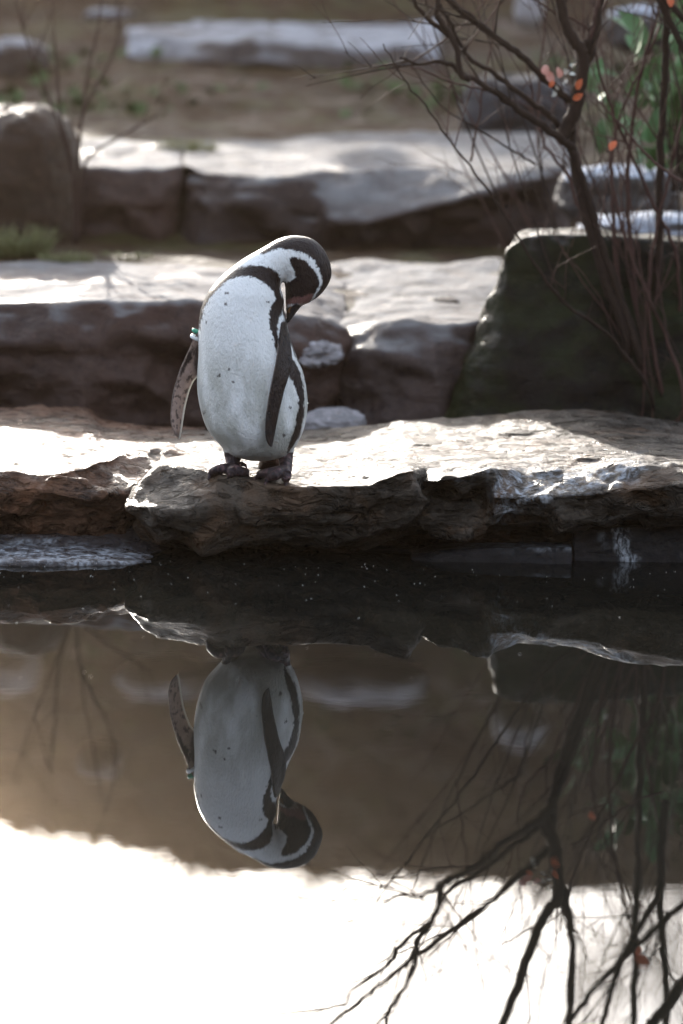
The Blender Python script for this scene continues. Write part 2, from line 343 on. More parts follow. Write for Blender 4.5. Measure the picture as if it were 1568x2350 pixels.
# ------------------------------------------------------------------ the near ledge
BOT = (1335, 6.22)
SB = [(300, [(986, 6.800), (1150, 6.030), (1165, 5.990), (1185, 6.018), (1203, 6.130), BOT]),
      (318, [(986, 6.800), (1122, 6.030), (1165, 5.930), (1200, 5.968), (1218, 6.100), BOT]),
      (345, [(986, 6.800), (1083, 6.050), (1165, 5.910), (1216, 5.948), (1234, 6.090), BOT]),
      (372, [(986, 6.850), (1066, 6.050), (1175, 5.895), (1232, 5.948), (1250, 6.090), BOT]),
      (430, [(986, 6.850), (1069, 6.030), (1170, 5.900), (1240, 5.968), (1258, 6.100), BOT]),
      (500, [(985, 6.850), (1086, 5.960), (1150, 5.920), (1240, 5.988), (1258, 6.100), BOT]),
      (560, [(985, 6.850), (1099, 5.935), (1165, 5.920), (1238, 5.998), (1256, 6.100), BOT]),
      (640, [(985, 6.900), (1116, 5.920), (1175, 5.920), (1240, 5.998), (1258, 6.100), BOT]),
      (740, [(984, 6.900), (1117, 5.930), (1180, 5.930), (1250, 5.998), (1268, 6.090), BOT]),
      (850, [(974, 6.900), (1114, 5.930), (1165, 5.915), (1235, 5.950), (1253, 6.100), BOT]),
      (880, [(970, 6.900), (1098, 5.925), (1150, 5.915), (1222, 5.950), (1240, 6.120), BOT]),
      (910, [(967, 6.900), (1084, 5.930), (1140, 5.915), (1216, 5.950), (1234, 6.130), BOT]),
      (948, [(964, 6.900), (1079, 5.940), (1110, 5.930), (1215, 5.990), (1233, 6.140), BOT]),
      (968, [(963, 6.900), (1106, 6.050), (1140, 6.030), (1218, 5.960), (1233, 6.140), BOT]),
      (1005, [(961, 6.900), (1104, 5.980), (1128, 6.110), (1222, 5.950), (1233, 6.140), BOT]),
      (1060, [(960, 6.900), (1096, 5.980), (1135, 6.110), (1222, 5.950), (1232, 6.140), BOT]),
      (1108, [(957, 6.900), (1083, 5.970), (1145, 6.040), (1203, 6.008), (1221, 6.150), BOT]),
      (1126, [(956, 6.900), (1074, 5.990), (1145, 5.950), (1198, 5.988), (1216, 6.150), BOT]),
      (1200, [(948, 6.900), (1082, 6.060), (1140, 5.960), (1203, 5.978), (1221, 6.150), BOT]),
      (1260, [(942, 6.900), (1080, 6.070), (1140, 5.950), (1200, 5.968), (1218, 6.150), BOT]),
      (1340, [(940, 6.900), (1072, 6.070), (1135, 5.950), (1192, 5.968), (1210, 6.150), BOT]),
      (1420, [(946, 6.900), (1060, 6.050), (1128, 5.940), (1190, 5.968), (1208, 6.150), BOT]),
      (1490, [(958, 6.900), (1056, 6.020), (1120, 5.930), (1182, 5.968), (1200, 6.150), BOT]),
      (1580, [(972, 6.900), (1062, 6.000), (1110, 5.920), (1168, 5.958), (1186, 6.150), BOT]),
      (1760, [(990, 6.900), (1085, 6.000), (1130, 5.920), (1180, 5.958), (1198, 6.150), BOT])]
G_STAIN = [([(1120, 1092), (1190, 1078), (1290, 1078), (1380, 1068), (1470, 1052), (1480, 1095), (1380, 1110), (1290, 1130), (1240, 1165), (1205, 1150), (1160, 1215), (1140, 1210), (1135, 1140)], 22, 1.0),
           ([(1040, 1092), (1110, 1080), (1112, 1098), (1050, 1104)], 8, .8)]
def keep_feet(G):
    x, y = project(G); return 1-.85*np.exp(-(((x-575)/110)**2+((y-1098)/22)**2))
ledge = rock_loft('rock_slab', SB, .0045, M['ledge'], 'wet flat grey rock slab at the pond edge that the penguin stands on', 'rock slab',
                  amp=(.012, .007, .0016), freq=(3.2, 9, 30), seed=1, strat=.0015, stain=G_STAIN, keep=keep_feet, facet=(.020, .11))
SA = [(-220, [(930, 7.0), (1080, 6.1), (1140, 6.05), (1195, 6.1), (1320, 6.2)]),
      (0, [(931, 7.0), (1078, 6.08), (1130, 6.03), (1188, 6.08), (1320, 6.2)]),
      (80, [(934, 7.0), (1088, 6.07), (1122, 6.03), (1182, 6.08), (1320, 6.2)]),
      (150, [(936, 7.0), (1083, 6.07), (1140, 6.02), (1192, 6.07), (1320, 6.2)]),
      (200, [(944, 7.0), (1068, 6.12), (1150, 6.02), (1197, 6.06), (1320, 6.2)]),
      (232, [(960, 7.0), (1058, 6.17), (1128, 6.06), (1185, 6.07), (1320, 6.2)]),
      (290, [(968, 6.95), (1040, 6.28), (1124, 6.10), (1175, 6.1), (1320, 6.2)]),
      (345, [(973, 6.95), (1028, 6.33), (1085, 6.2), (1160, 6.17), (1320, 6.22)]),
      (400, [(976, 6.95), (1030, 6.34), (1066, 6.26), (1150, 6.22), (1320, 6.25)]),
      (470, [(978, 6.95), (1050, 6.32), (1075, 6.27), (1140, 6.25), (1320, 6.28)])]
slabA = rock_loft('rock_slab', SA, .0045, M['ledge_brown'], 'wet brown rock slab with ragged front beside the penguin stone', 'rock slab',
                  amp=(.014, .011, .002), freq=(4, 9, 28), seed=2, strat=.003, stain=[], facet=(.024, .09))
SC = [(-220, [(1180, 6.2), (1225, 6.09), (1246, 6.07), (1287, 5.87), (1345, 5.88)]),
      (100, [(1182, 6.2), (1226, 6.09), (1246, 6.07), (1288, 5.86), (1345, 5.88)]),
      (260, [(1185, 6.2), (1230, 6.10), (1250, 6.07), (1290, 5.89), (1345, 5.9)]),
      (345, [(1210, 6.15), (1240, 6.1), (1262, 6.06), (1292, 5.93), (1345, 5.93)]),
      (400, [(1262, 6.1), (1276, 6.06), (1284, 6.04), (1298, 5.97), (1345, 5.95)])]
rock_loft('silt_bank', SC, .005, M['bank'], 'sloping wet grey silt bank below the brown rock slab', 'bank', amp=(.006, .005, .004), freq=(5, 16, 40), seed=3, stain=[([(-60, 1246), (150, 1244), (290, 1258), (375, 1284), (360, 1296), (200, 1296), (-60, 1294)], 10, .8)])
C1 = [(945, [(1262, 6.14), (1272, 6.03), (1302, 6.0), (1345, 6.0)]), (1000, [(1248, 6.14), (1262, 6.01), (1302, 5.99), (1345, 6.0)]),
      (1080, [(1244, 6.14), (1257, 6.01), (1302, 5.99), (1345, 6.0)]), (1200, [(1242, 6.14), (1254, 6.01), (1303, 5.99), (1345, 6.0)]),
      (1312, [(1243, 6.14), (1256, 6.01), (1304, 5.99), (1345, 6.0)])]
rock_loft('rock', C1, .004, M['base'], 'low flat dark stone lying at the waterline', amp=(.003, .004, .002), freq=(5, 16, 40), seed=4, stain=[([(1040, 1235), (1190, 1235), (1320, 1240), (1310, 1262), (1180, 1258), (1050, 1256)], 6, .35)])
C2 = [(1318, [(1200, 6.18), (1216, 6.06), (1306, 6.03), (1345, 6.03)]), (1420, [(1196, 6.18), (1208, 6.05), (1308, 6.03), (1345, 6.03)]),
      (1560, [(1190, 6.18), (1206, 6.06), (1310, 6.04), (1345, 6.04)]), (1760, [(1190, 6.18), (1206, 6.06), (1312, 6.04), (1345, 6.04)])]
rock_loft('rock', C2, .005, M['base'], 'dark upright stone with a white splash under the overhanging slab', amp=(.006, .006, .003), freq=(5, 14, 40), seed=5,
          stain=[([(1410, 1215), (1440, 1212), (1455, 1255), (1475, 1280), (1440, 1290), (1415, 1260)], 8, .9), ([(1370, 1220), (1390, 1218), (1388, 1260), (1372, 1255)], 8, .3)])
rock_loft('rock', [(395, [(1240, 6.3), (1252, 6.14), (1345, 6.1)]), (700, [(1250, 6.3), (1262, 6.1), (1345, 6.06)]), (960, [(1246, 6.3), (1258, 6.12), (1345, 6.08)])],
          .005, M['base'], 'black wet foot stone under the penguin slab', amp=(.008, .008, .003), freq=(5, 14, 40), seed=6, stain=[])

# ------------------------------------------------------------------ terraces behind
T1 = [(-260, [(600, 8.3), (692, 7.3), (780, 7.2), (985, 7.25)]), (0, [(600, 8.3), (693, 7.28), (790, 7.2), (985, 7.25)]),
      (120, [(600, 8.3), (689, 7.28), (790, 7.2), (985, 7.25)]), (250, [(602, 8.3), (691, 7.27), (770, 7.22), (985, 7.25)]),
      (330, [(602, 8.3), (694, 7.26), (760, 7.22), (985, 7.25)]), (420, [(602, 8.3), (689, 7.27), (800, 7.23), (985, 7.27)]),
      (520, [(602, 8.3), (692, 7.28), (800, 7.22), (985, 7.27)]), (640, [(602, 8.3), (712, 7.27), (800, 7.22), (985, 7.28)]),
      (700, [(602, 8.3), (728, 7.28), (790, 7.24), (985, 7.3)]), (745, [(602, 8.3), (735, 7.30), (795, 7.28), (985, 7.32)]),
      (790, [(614, 8.3), (764, 7.38), (830, 7.36), (985, 7.38)])]
rock_loft('terrace_stone', T1, .012, M['terrace'], 'long low terrace stone with dark brown face and frosty top behind the penguin', 'stone block', amp=(.03, .02, .006), freq=(2.2, 5, 16), seed=8, facet=(.03, .2))
T1b = [(690, [(606, 8.4), (772, 7.5), (850, 7.48), (985, 7.46)]), (770, [(602, 8.4), (764, 7.44), (850, 7.42), (985, 7.40)]), (800, [(600, 8.4), (768, 7.38), (850, 7.35), (985, 7.35)]), (835, [(600, 8.4), (768, 7.34), (850, 7.27), (985, 7.3)]),
       (880, [(600, 8.4), (735, 7.32), (820, 7.24), (985, 7.28)]), (945, [(600, 8.4), (728, 7.3), (820, 7.22), (985, 7.27)]),
       (1010, [(600, 8.4), (748, 7.28), (820, 7.22), (985, 7.27)]), (1075, [(600, 8.4), (742, 7.3), (820, 7.24), (985, 7.28)]), (1150, [(600, 8.4), (750, 7.4), (820, 7.36), (985, 7.36)])]
rock_loft('terrace_stone', T1b, .012, M['terrace_b'], 'dark terrace stone with white top between the penguin head and mossy boulder', 'stone block', amp=(.024, .02, .006), freq=(2.6, 5, 16), seed=9, facet=(.03, .2))
boulder('rock', 1018, 683, 745, 108, 7.75, M['plain'], 'small rounded dark stone lying on the white terrace top', seed=4, amp=.12, depth=.10)
boulder('rock', 765, 940, 1010, 150, 7.12, M['pale'], 'small pale rounded stone half hidden behind the wet slab', seed=12, amp=.12, depth=.16)
boulder('rock', 728, 782, 842, 100, 7.27, M['pale'], 'small pale stone wedged against the face of the long terrace stone', seed=17, amp=.3, depth=.12)
T2a = [(60, [(300, 10.2), (395, 9.15), (470, 9.1), (600, 9.05)]), (180, [(310, 10.0), (385, 9.12), (470, 9.05), (600, 9.05)]), (300, [(320, 10.0), (390, 9.1), (470, 9.02), (600, 9.05)]),
       (380, [(330, 9.9), (385, 9.12), (470, 9.05), (600, 9.06)]), (418, [(340, 9.8), (378, 9.2), (470, 9.12), (600, 9.1)])]
rock_loft('terrace_stone', T2a, .015, M['terrace'], 'brown upper terrace stone beside a thin bare sapling', 'stone block', amp=(.03, .02, .006), freq=(2.2, 5, 16), seed=10, facet=(.03, .2))
T2b = [(424, [(335, 10.0), (372, 9.2), (470, 9.12), (600, 9.1)]), (460, [(318, 10.4), (392, 9.1), (470, 9.03), (600, 9.05)]), (540, [(315, 10.4), (402, 9.05), (470, 9.0), (600, 9.05)]),
       (620, [(312, 10.4), (408, 9.03), (470, 8.98), (600, 9.05)]), (700, [(310, 10.4), (402, 9.05), (500, 8.98), (600, 9.05)]), (760, [(308, 10.4), (398, 9.12), (515, 8.85), (600, 9.0)]),
       (850, [(306, 10.4), (397, 9.15), (512, 8.85), (600, 9.0)]), (960, [(304, 10.4), (392, 9.18), (482, 8.88), (598, 9.02)]), (1100, [(302, 10.4), (385, 9.15), (445, 8.92), (595, 9.02)]),
       (1200, [(302, 10.4), (382, 9.1), (415, 8.95), (590, 9.02)]), (1275, [(312, 10.3), (380, 9.1), (405, 9.0), (585, 9.05)]), (1300, [(330, 10.2), (400, 9.15), (420, 9.12), (585, 9.1)])]
rock_loft('terrace_stone', T2b, .015, M['terrace_b'], 'large upper terrace stone with slanted grey facet and bright frosty top', 'stone block', amp=(.03, .02, .006), freq=(2.0, 5, 16), seed=11, facet=(.03, .2))
boulder('boulder', 40, 248, 600, 275, 9.0, M['plain'], 'big rounded brown boulder at the foot of a bare sapling', 'boulder', seed=21, amp=.10, depth=.4)
T3 = [(290, [(50, 13.6), (75, 12.8), (140, 12.6)]), (400, [(48, 13.6), (82, 12.7), (150, 12.55)]), (520, [(48, 13.6), (100, 12.6), (150, 12.5)]), (600, [(50, 13.6), (88, 12.6), (150, 12.5)]),
      (720, [(52, 13.6), (102, 12.55), (160, 12.5)]), (830, [(54, 13.6), (112, 12.5), (160, 12.45)]), (920, [(50, 13.6), (100, 12.55), (165, 12.5)]), (1010, [(45, 13.6), (92, 12.6), (165, 12.5)])]
rock_loft('terrace_stone', T3, .025, M['frosty'], 'topmost long low stone with frosty top on the earth slope', 'stone block', amp=(.04, .02, .006), freq=(1.6, 4, 12), seed=13, facet=(.03, .3))
for k, (dx, t, bt, wd, D, mt, lab) in enumerate([
        (40, 92, 190, 140, 12.3, 'frosty', 'small frosty stone on the earth slope above the rounded brown boulder'),
        (255, 22, 60, 120, 13.6, 'frosty', 'low flat frosty stone lying highest on the earth slope'),
        (1190, 175, 330, 250, 10.9, 'blue', 'large blue grey boulder behind the bare shrub'),
        (1420, 383, 520, 260, 8.7, 'snowy', 'snow covered stone behind the shrub stems'),
        (1500, 492, 600, 330, 8.1, 'snowy', 'dark stone with strips of snow between mossy boulder and shrub'),
        (1470, 15, 120, 150, 11.8, 'snowy', 'snow capped stone high behind the shrub twigs'),
        (1215, -10, 60, 60, 12.6, 'pale', 'pale grey stone at the top of the slope behind the shrub')]):
    boulder('boulder' if k == 2 else 'rock', dx, t, bt, wd, D, M[mt], lab, 'boulder' if k == 2 else 'rock', seed=30+k, amp=.13, depth=wd/FPX*D*.9, res=40)
BM = [(1020, [(930, 7.4), (945, 7.25), (965, 7.2), (1000, 7.12)]), (1055, [(860, 7.45), (872, 7.25), (920, 7.17), (1000, 7.1)]), (1085, [(750, 7.5), (762, 7.26), (850, 7.17), (1000, 7.08)]),
      (1125, [(650, 7.55), (660, 7.27), (800, 7.17), (1000, 7.06)]), (1160, [(560, 7.55), (570, 7.28), (700, 7.2), (1000, 7.06)]), (1195, [(521, 7.6), (533, 7.3), (680, 7.22), (1000, 7.06)]),
      (1280, [(518, 7.6), (530, 7.3), (690, 7.21), (1000, 7.06)]), (1360, [(522, 7.6), (533, 7.3), (700, 7.22), (1000, 7.08)]), (1480, [(535, 7.6), (547, 7.32), (720, 7.25), (1000, 7.12)]), (1700, [(560, 7.7), (568, 7.4), (740, 7.3), (1000, 7.2)])]
rock_loft('boulder', BM, .010, M['mossy'], 'tall dark mossy boulder with thin frosty rim beside the shrub', 'boulder', amp=(.02, .008, .004), freq=(2.5, 6, 18), seed=14, back_drop=.7, facet=(.02, .2), soften=4)
# stones on the upper slope, seen only in the water
for k, (dx, dy, wd, D, th) in enumerate([(370, 1556, 190, 15.2, .075), (560, 1562, 210, 15.2, .07), (830, 1562, 280, 15.2, .085), (30, 1530, 110, 15.0, .11), (230, 1745, 90, 16.0, .05), (1190, 1665, 110, 15.6, .09)]):
    p = at_mirror(dx, dy, D); boulder('rock', 0, 0, 0, 0, D, M['pale'], ['flat pale stone in the row of pale stones on the upper slope', 'small pale stone set into the earth of the upper slope'][k > 2],
        seed=50+k, pos=p, size=(wd/FPX*D/2, .3, th), amp=.14, res=24, group=['pale stones in a row on the upper slope', 'single pale stones on the upper slope'][k > 2])

# ------------------------------------------------------------------ the penguin
PD = 6.0                                    # distance of its body axis
dgr = bpy.context.evaluated_depsgraph_get()
def bvh_world(o):
    me = o.data; n = len(me.vertices); co = np.empty(n*3, np.float32); me.vertices.foreach_get('co', co); co = co.reshape(-1, 3)+np.array(o.location)
    return BVHTree.FromPolygons([tuple(c) for c in co], [tuple(p.vertices) for p in me.polygons])
ledge_bvh = bvh_world(ledge)
def K1(x, y): return 344.2+np.asarray(x, float)*.2927, 504.9+np.asarray(y, float)*.2927     # close-up picture coordinates -> picture
def K3(x, y): return 372.9+np.asarray(x, float)*.2378, 745.8+np.asarray(y, float)*.2378
rings = [((800, 1890), (900, 1892), .030, .02), ((700, 1866), (1000, 1872), .062, .015), ((615, 1832), (1098, 1828), .082, .01), ((530, 1742), (1158, 1750), .098, .005),
    ((450, 1640), (1207, 1640), .106, 0), ((400, 1500), (1231, 1520), .110, 0), ((373, 1350), (1236, 1400), .111, 0), ((371, 1200), (1208, 1215), .110, 0),
    ((381, 1050), (1160, 1090), .107, 0), ((383, 900), (1110, 950), .102, 0), ((385, 780), (1076, 820), .096, 0), ((410, 668), (1053, 710), .090, 0),
    ((460, 558), (1050, 620), .083, 0), ((540, 460), (1030, 550), .074, .002), ((622, 385), (1025, 515), .066, .004), ((740, 298), (1028, 500), .058, .006),
    ((880, 219), (1035, 492), .052, .008), ((1010, 147), (1042, 489), .048, .010), ((1130, 120), (1049, 488), .045, .012), ((1260, 141), (1055, 495), .043, .014),
    ((1350, 210), (1059, 515), .042, .016), ((1405, 310), (1061, 545), .041, .017), ((1425, 420), (1062, 580), .039, .018), ((1398, 505), (1063, 612), .036, .018),
    ((1335, 587), (1064, 645), .031, .018), ((1262, 640), (1066, 675), .024, .016), ((1195, 672), (1068, 705), .017, .014), ((1150, 722), (1072, 745), .012, .010),
    ((1112, 775), (1077, 785), .008, .006), ((1088, 806), (1082, 807), .003, .003)]
RA = catmull([[*r[0], *r[1], r[2], r[3]] for r in rings], 260); NS = 120
tt = np.arange(NS)/NS*2*math.pi
cx = (RA[:, None, 0]+RA[:, None, 2])/2+(RA[:, None, 0]-RA[:, None, 2])/2*np.cos(tt); cy = (RA[:, None, 1]+RA[:, None, 3])/2+(RA[:, None, 1]-RA[:, None, 3])/2*np.cos(tt)
yo = RA[:, None, 5]-np.maximum(RA[:, None, 4], .001)*np.sin(tt)
BP = at(*K1(cx, cy), PD+yo)
nr = len(RA); idx = np.arange(nr*NS).reshape(nr, NS); ix2 = np.roll(idx, -1, 1)
bq = np.stack([idx[:-1], ix2[:-1], ix2[1:], idx[1:]], -1).reshape(-1, 4)
bv = np.concatenate([BP.reshape(-1, 3), [BP[0].mean(0), BP[-1].mean(0)]])
btri = [(nr*NS, (k+1) % NS, k) for k in range(NS)]+[(nr*NS+1, idx[-1, k], idx[-1, (k+1) % NS]) for k in range(NS)]
body_part = (bv, bq, np.array(btri))
body_bvh = BVHTree.FromPolygons([tuple(c) for c in bv], [tuple(q) for q in bq])
def hit(bvh, dx, dy):
    d = Vector(ray(dx, dy)).normalized(); h = bvh.ray_cast(Vector(C0), d); return h[0]
# flippers: a blade given by its two edges, thickest in the middle of its chord
def blade(L, Rr, depth_fn, thick, n=70, m=16):
    L = catmull(L, n); Rr = catmull(Rr, n); u = np.linspace(-1, 1, m); P = []
    for s in (1, -1):
        for j in range(n):
            row = []
            for k, uu in enumerate(u):
                x = L[j, 0]*(1-uu)/2+Rr[j, 0]*(1+uu)/2; y = L[j, 1]*(1-uu)/2+Rr[j, 1]*(1+uu)/2
                th = thick*(.35+.65*math.sqrt(max(0, 1-uu*uu)))*min(1, .4+3*(1-j/(n-1)))
                if abs(uu) == 1: th = thick*.22
                row.append(at(*K1(x, y), PD+depth_fn(x, y, j/(n-1), uu)-s*th/2))
            P.append(row)
    P = np.array(P).reshape(2, n, m, 3); v = P.reshape(-1, 3); i = np.arange(2*n*m).reshape(2, n, m); q = []
    for s in (0, 1):
        a = i[s]; f = np.stack([a[:-1, :-1], a[1:, :-1], a[1:, 1:], a[:-1, 1:]], -1).reshape(-1, 4); q.append(f if s == 0 else f[:, ::-1])
    def wall(a, b_): q.append(np.stack([a[:-1], b_[:-1], b_[1:], a[1:]], -1))
    wall(i[0, :, 0], i[1, :, 0]); wall(i[1, :, -1], i[0, :, -1]); wall(i[1, 0], i[0, 0]); wall(i[0, -1], i[1, -1])
    return v, np.concatenate(q), None
FR_L = [(1035, 800), (1018, 890), (1002, 1000), (985, 1105), (960, 1230), (935, 1350), (915, 1480), (904, 1600), (906, 1700), (926, 1758), (952, 1786)]
FR_R = [(1068, 800), (1085, 890), (1106, 985), (1116, 1070), (1110, 1150), (1088, 1235), (1060, 1320), (1034, 1425), (1010, 1525), (985, 1650), (960, 1786)]
_dc = {}
def dep_R(x, y, s, u):
    key = (round(x/8), round(y/8))
    if key not in _dc:
        h = hit(body_bvh, *[float(c) for c in K1(x, y)]); _dc[key] = (h.y-PD) if h is not None else 0.0
    base = np.interp(s, [0, .15, .4, .7, 1], [-.030, -.058, -.088, -.108, -.112])+.012*u*np.interp(s, [0, .3, 1], [.3, 1, .6])
    return min(base, max(_dc[key], -.106)-.007)
FL_L = [(372, 880), (340, 935), (303, 1020), (268, 1095), (236, 1165), (206, 1260), (181, 1350), (166, 1450), (160, 1560), (175, 1640), (200, 1690), (233, 1719)]
FL_R = [(402, 900), (405, 960), (405, 1040), (400, 1120), (392, 1205), (345, 1265), (316, 1330), (297, 1395), (280, 1465), (266, 1550), (253, 1640), (241, 1721)]
def dep_L(x, y, s, u): return np.interp(s, [0, .3, 1], [.012, .022, .004])+.012*u
flipR = blade(FR_L, FR_R, dep_R, .013); flipL = blade(FL_L, FL_R, dep_L, .012)
def capsule(pts, rad, sides=12): return tube(catmull(pts, 18), catmull(np.array(rad)[:, None], 18)[:, 0], sides)
def rk(x, y, lift=.006):                     # point resting on the slab at a picture position
    dx, dy = [float(c) for c in K3(x, y)]; h = hit(ledge_bvh, dx, dy)
    if h is None or h.y > 6.2: h = Vector(at(dx, dy, 6.0))
    return np.array(h)+np.array([0, 0, lift])
def k3(x, y, Y): return at(*K3(x, y), Y)
feet = []
aL = k3(672, 1385, 5.985); feet.append(capsule([k3(680, 1180, PD), k3(680, 1270, PD-.002), k3(676, 1340, 5.990), aL], [.022, .017, .0145, .0145]))
aR = k3(1188, 1400, 5.970); feet.append(capsule([k3(1185, 1180, PD), k3(1190, 1270, PD), k3(1192, 1340, 5.985), aR], [.020, .0155, .0135, .014]))
def toe(a, mid, tip, claw, r0=.0115, r1=.0085):
    feet.append(capsule([a, mid, tip], [r0, (r0+r1)/2+.001, r1])); feet.append(capsule([tip, claw], [r1*.8, .0018]))
toe(aL, k3(560, 1385, 5.960), rk(470, 1452), rk(440, 1505, .001)); toe(aL, k3(668, 1420, 5.950), rk(655, 1462), rk(628, 1492, .001)); toe(aL, k3(740, 1412, 5.960), rk(805, 1445), rk(835, 1466, .001))
toe(aR, k3(1060, 1420, 5.940), rk(935, 1472), rk(886, 1494, .001)); toe(aR, k3(1110, 1440, 5.920), rk(1025, 1510), rk(985, 1552, .001)); toe(aR, k3(1195, 1450, 5.925), rk(1190, 1520), rk(1188, 1560, .001))
def web(a, b, c):                            # skin between toes
    a, b, c = map(np.array, (a, b, c)); up = np.array([0, 0, .0035]); v = np.array([a+up, b+up, c+up, a-up, b-up, c-up])
    return v, None, np.array([(0, 1, 2), (3, 5, 4), (0, 3, 4), (0, 4, 1), (1, 4, 5), (1, 5, 2), (2, 5, 3), (2, 3, 0)])
feet += [web(aL, rk(490, 1446), rk(655, 1460)), web(aL, rk(655, 1460), rk(800, 1442)), web(aR, rk(950, 1470), rk(1030, 1508)), web(aR, rk(1030, 1508), rk(1188, 1515))]
feet.append(capsule([k3(750, 1340, 6.005), k3(795, 1350, 6.015), k3(818, 1382, 6.015)], [.006, .004, .0015]))
tail = []
for k in range(7):
    tail.append(capsule([k3(1030+k*6, 1270, PD+.07), k3(960+k*25, 1340, PD+.11), k3(935+k*27, 1395+8*(k % 2), PD+.15)], [.012, .007, .002], 8))
feet_part = join(feet); tail_part = join(tail)
allv, allq, allt = join([body_part, flipR, flipL, feet_part, tail_part])
tmp = bpy.data.objects.new('tmp', mesh_np('tmp', allv, allq, allt)); COL.objects.link(tmp)
md = tmp.modifiers.new('r', 'REMESH'); md.mode = 'VOXEL'; md.voxel_size = .00165; md.use_smooth_shade = True
ms = tmp.modifiers.new('s', 'SMOOTH'); ms.factor = .5; ms.iterations = 5
dgr = bpy.context.evaluated_depsgraph_get(); dgr.update()
pme = bpy.data.meshes.new_from_object(tmp.evaluated_get(dgr)); bpy.data.objects.remove(tmp); pme.name = 'body'
npv = len(pme.vertices); pv = np.empty(npv*3, np.float32); pme.vertices.foreach_get('co', pv); pv = pv.reshape(-1, 3).astype(float)
pnr = np.empty(npv*3, np.float32); pme.vertices.foreach_get('normal', pnr); pnr = pnr.reshape(-1, 3)
sx, sy = project(pv); kx = (sx-344.2)/.2927; ky = (sy-504.9)/.2927
# which part does a vertex belong to
def near(part, mask, lim):
    v, q, t = part; polys = ([tuple(a) for a in q] if q is not None else [])+([tuple(a) for a in t] if t is not None else [])
    bv_ = BVHTree.FromPolygons([tuple(c) for c in v], polys); d = np.full(npv, 9.)
    for i in np.nonzero(mask)[0]:
        h = bv_.find_nearest(Vector(pv[i]), lim)
        if h[0] is not None: d[i] = h[3]
    return d
dB = near(body_part, np.ones(npv, bool), .05)
dFR = near(flipR, (kx > 880) & (kx < 1140) & (ky > 770), .006); dFL = near(flipL, (kx < 430) & (ky > 850), .006)
dFt = near(feet_part, ky > 1780, .006); dT = near(tail_part, ky > 1780, .006)
isFR = (dFR < .0035) & (dFR < dB) & (pv[:, 1] < PD-.015); isFL = (dFL < .0035) & (dFL <= dB+.0005); isFt = (dFt < .004) & (dFt < dB) & (ky > 1822); isT = (dT < .004) & (dT < dB) & ~isFt & (ky > 1830)
n1 = fbm(pv*70, 3); n2 = fbm(pv*70+40, 3); n3 = fbm(np.stack([pv[:, 0]*300, pv[:, 1]*300, pv[:, 2]*160], -1), 2)
n4 = pn(np.stack([pv[:, 0]*420, pv[:, 1]*420, pv[:, 2]*240], -1)+5); wx = kx+9*n1+8*n3; wy = ky+9*n2+13*n4
WHITE = np.array([.78, .78, .77]); DARK = np.array([.018, .0105, .0095])
col = np.tile(WHITE, (npv, 1))*(1+.03*n1)[:, None]
def paint(mask, c):
    global col
    col = col*(1-mask[:, None])+np.asarray(c)*mask[:, None]
def reg(poly, soft=6): return sstep(soft, -soft, sd_poly(wx, wy, poly))
# damp belly stain, deepened downward to paint in the lower belly's shade
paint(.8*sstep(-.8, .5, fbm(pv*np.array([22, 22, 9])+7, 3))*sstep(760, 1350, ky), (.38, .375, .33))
crown = [(800, 245), (880, 180), (1000, 100), (1180, 70), (1330, 110), (1470, 300), (1480, 450), (1430, 560), (1310, 640), (1262, 650), (1290, 602), (1338, 545), (1352, 480), (1343, 425), (1320, 370), (1290, 312), (1230, 266), (1150, 244), (1080, 230), (1020, 222), (960, 240), (890, 268)]
cheek = [(1105, 302), (1150, 292), (1220, 320), (1280, 380), (1318, 440), (1330, 500), (1315, 550), (1275, 598), (1255, 660), (1040, 660), (1040, 492), (1100, 478), (1135, 458), (1140, 410), (1116, 360), (1100, 330)]
band = [(340, 860), (370, 720), (410, 610), (470, 520), (560, 455), (640, 402), (700, 376), (780, 356), (880, 356), (950, 380), (1000, 412), (1020, 450), (1016, 500), (1026, 560), (1050, 640), (1049, 690), (1036, 725), (1012, 775), (1000, 830), (1002, 900), (1005, 1050), (990, 1040), (975, 960), (955, 880), (940, 800), (935, 740), (950, 690), (970, 650), (985, 610), (970, 560), (930, 520), (880, 482), (830, 452), (780, 440), (700, 446), (640, 462), (575, 502), (512, 562), (458, 622), (428, 690), (406, 770), (386, 860)]
flank = [(1100, 1130), (1150, 1165), (1188, 1230), (1204, 1300), (1210, 1400), (1205, 1500), (1195, 1600), (1180, 1680), (1140, 1750), (1100, 1800), (1088, 1835), (1070, 1830), (1078, 1790), (1100, 1720), (1130, 1650), (1150, 1560), (1165, 1480), (1165, 1420), (1160, 1370), (1140, 1310), (1115, 1260), (1085, 1225)]
back_edge = [(1070, 800), (1140, 980), (1180, 1080), (1220, 1170), (1262, 1300), (1262, 1420), (1234, 1400), (1224, 1290), (1200, 1190), (1160, 1110), (1120, 1022), (1090, 935)]
under = [(1045, 780), (1075, 840), (1092, 930), (1066, 962), (1090, 1040), (1140, 1120), (1190, 1222), (1100, 1210), (1050, 1000)]
for poly in (crown, cheek, band, flank, back_edge, under): paint(reg(poly), DARK)
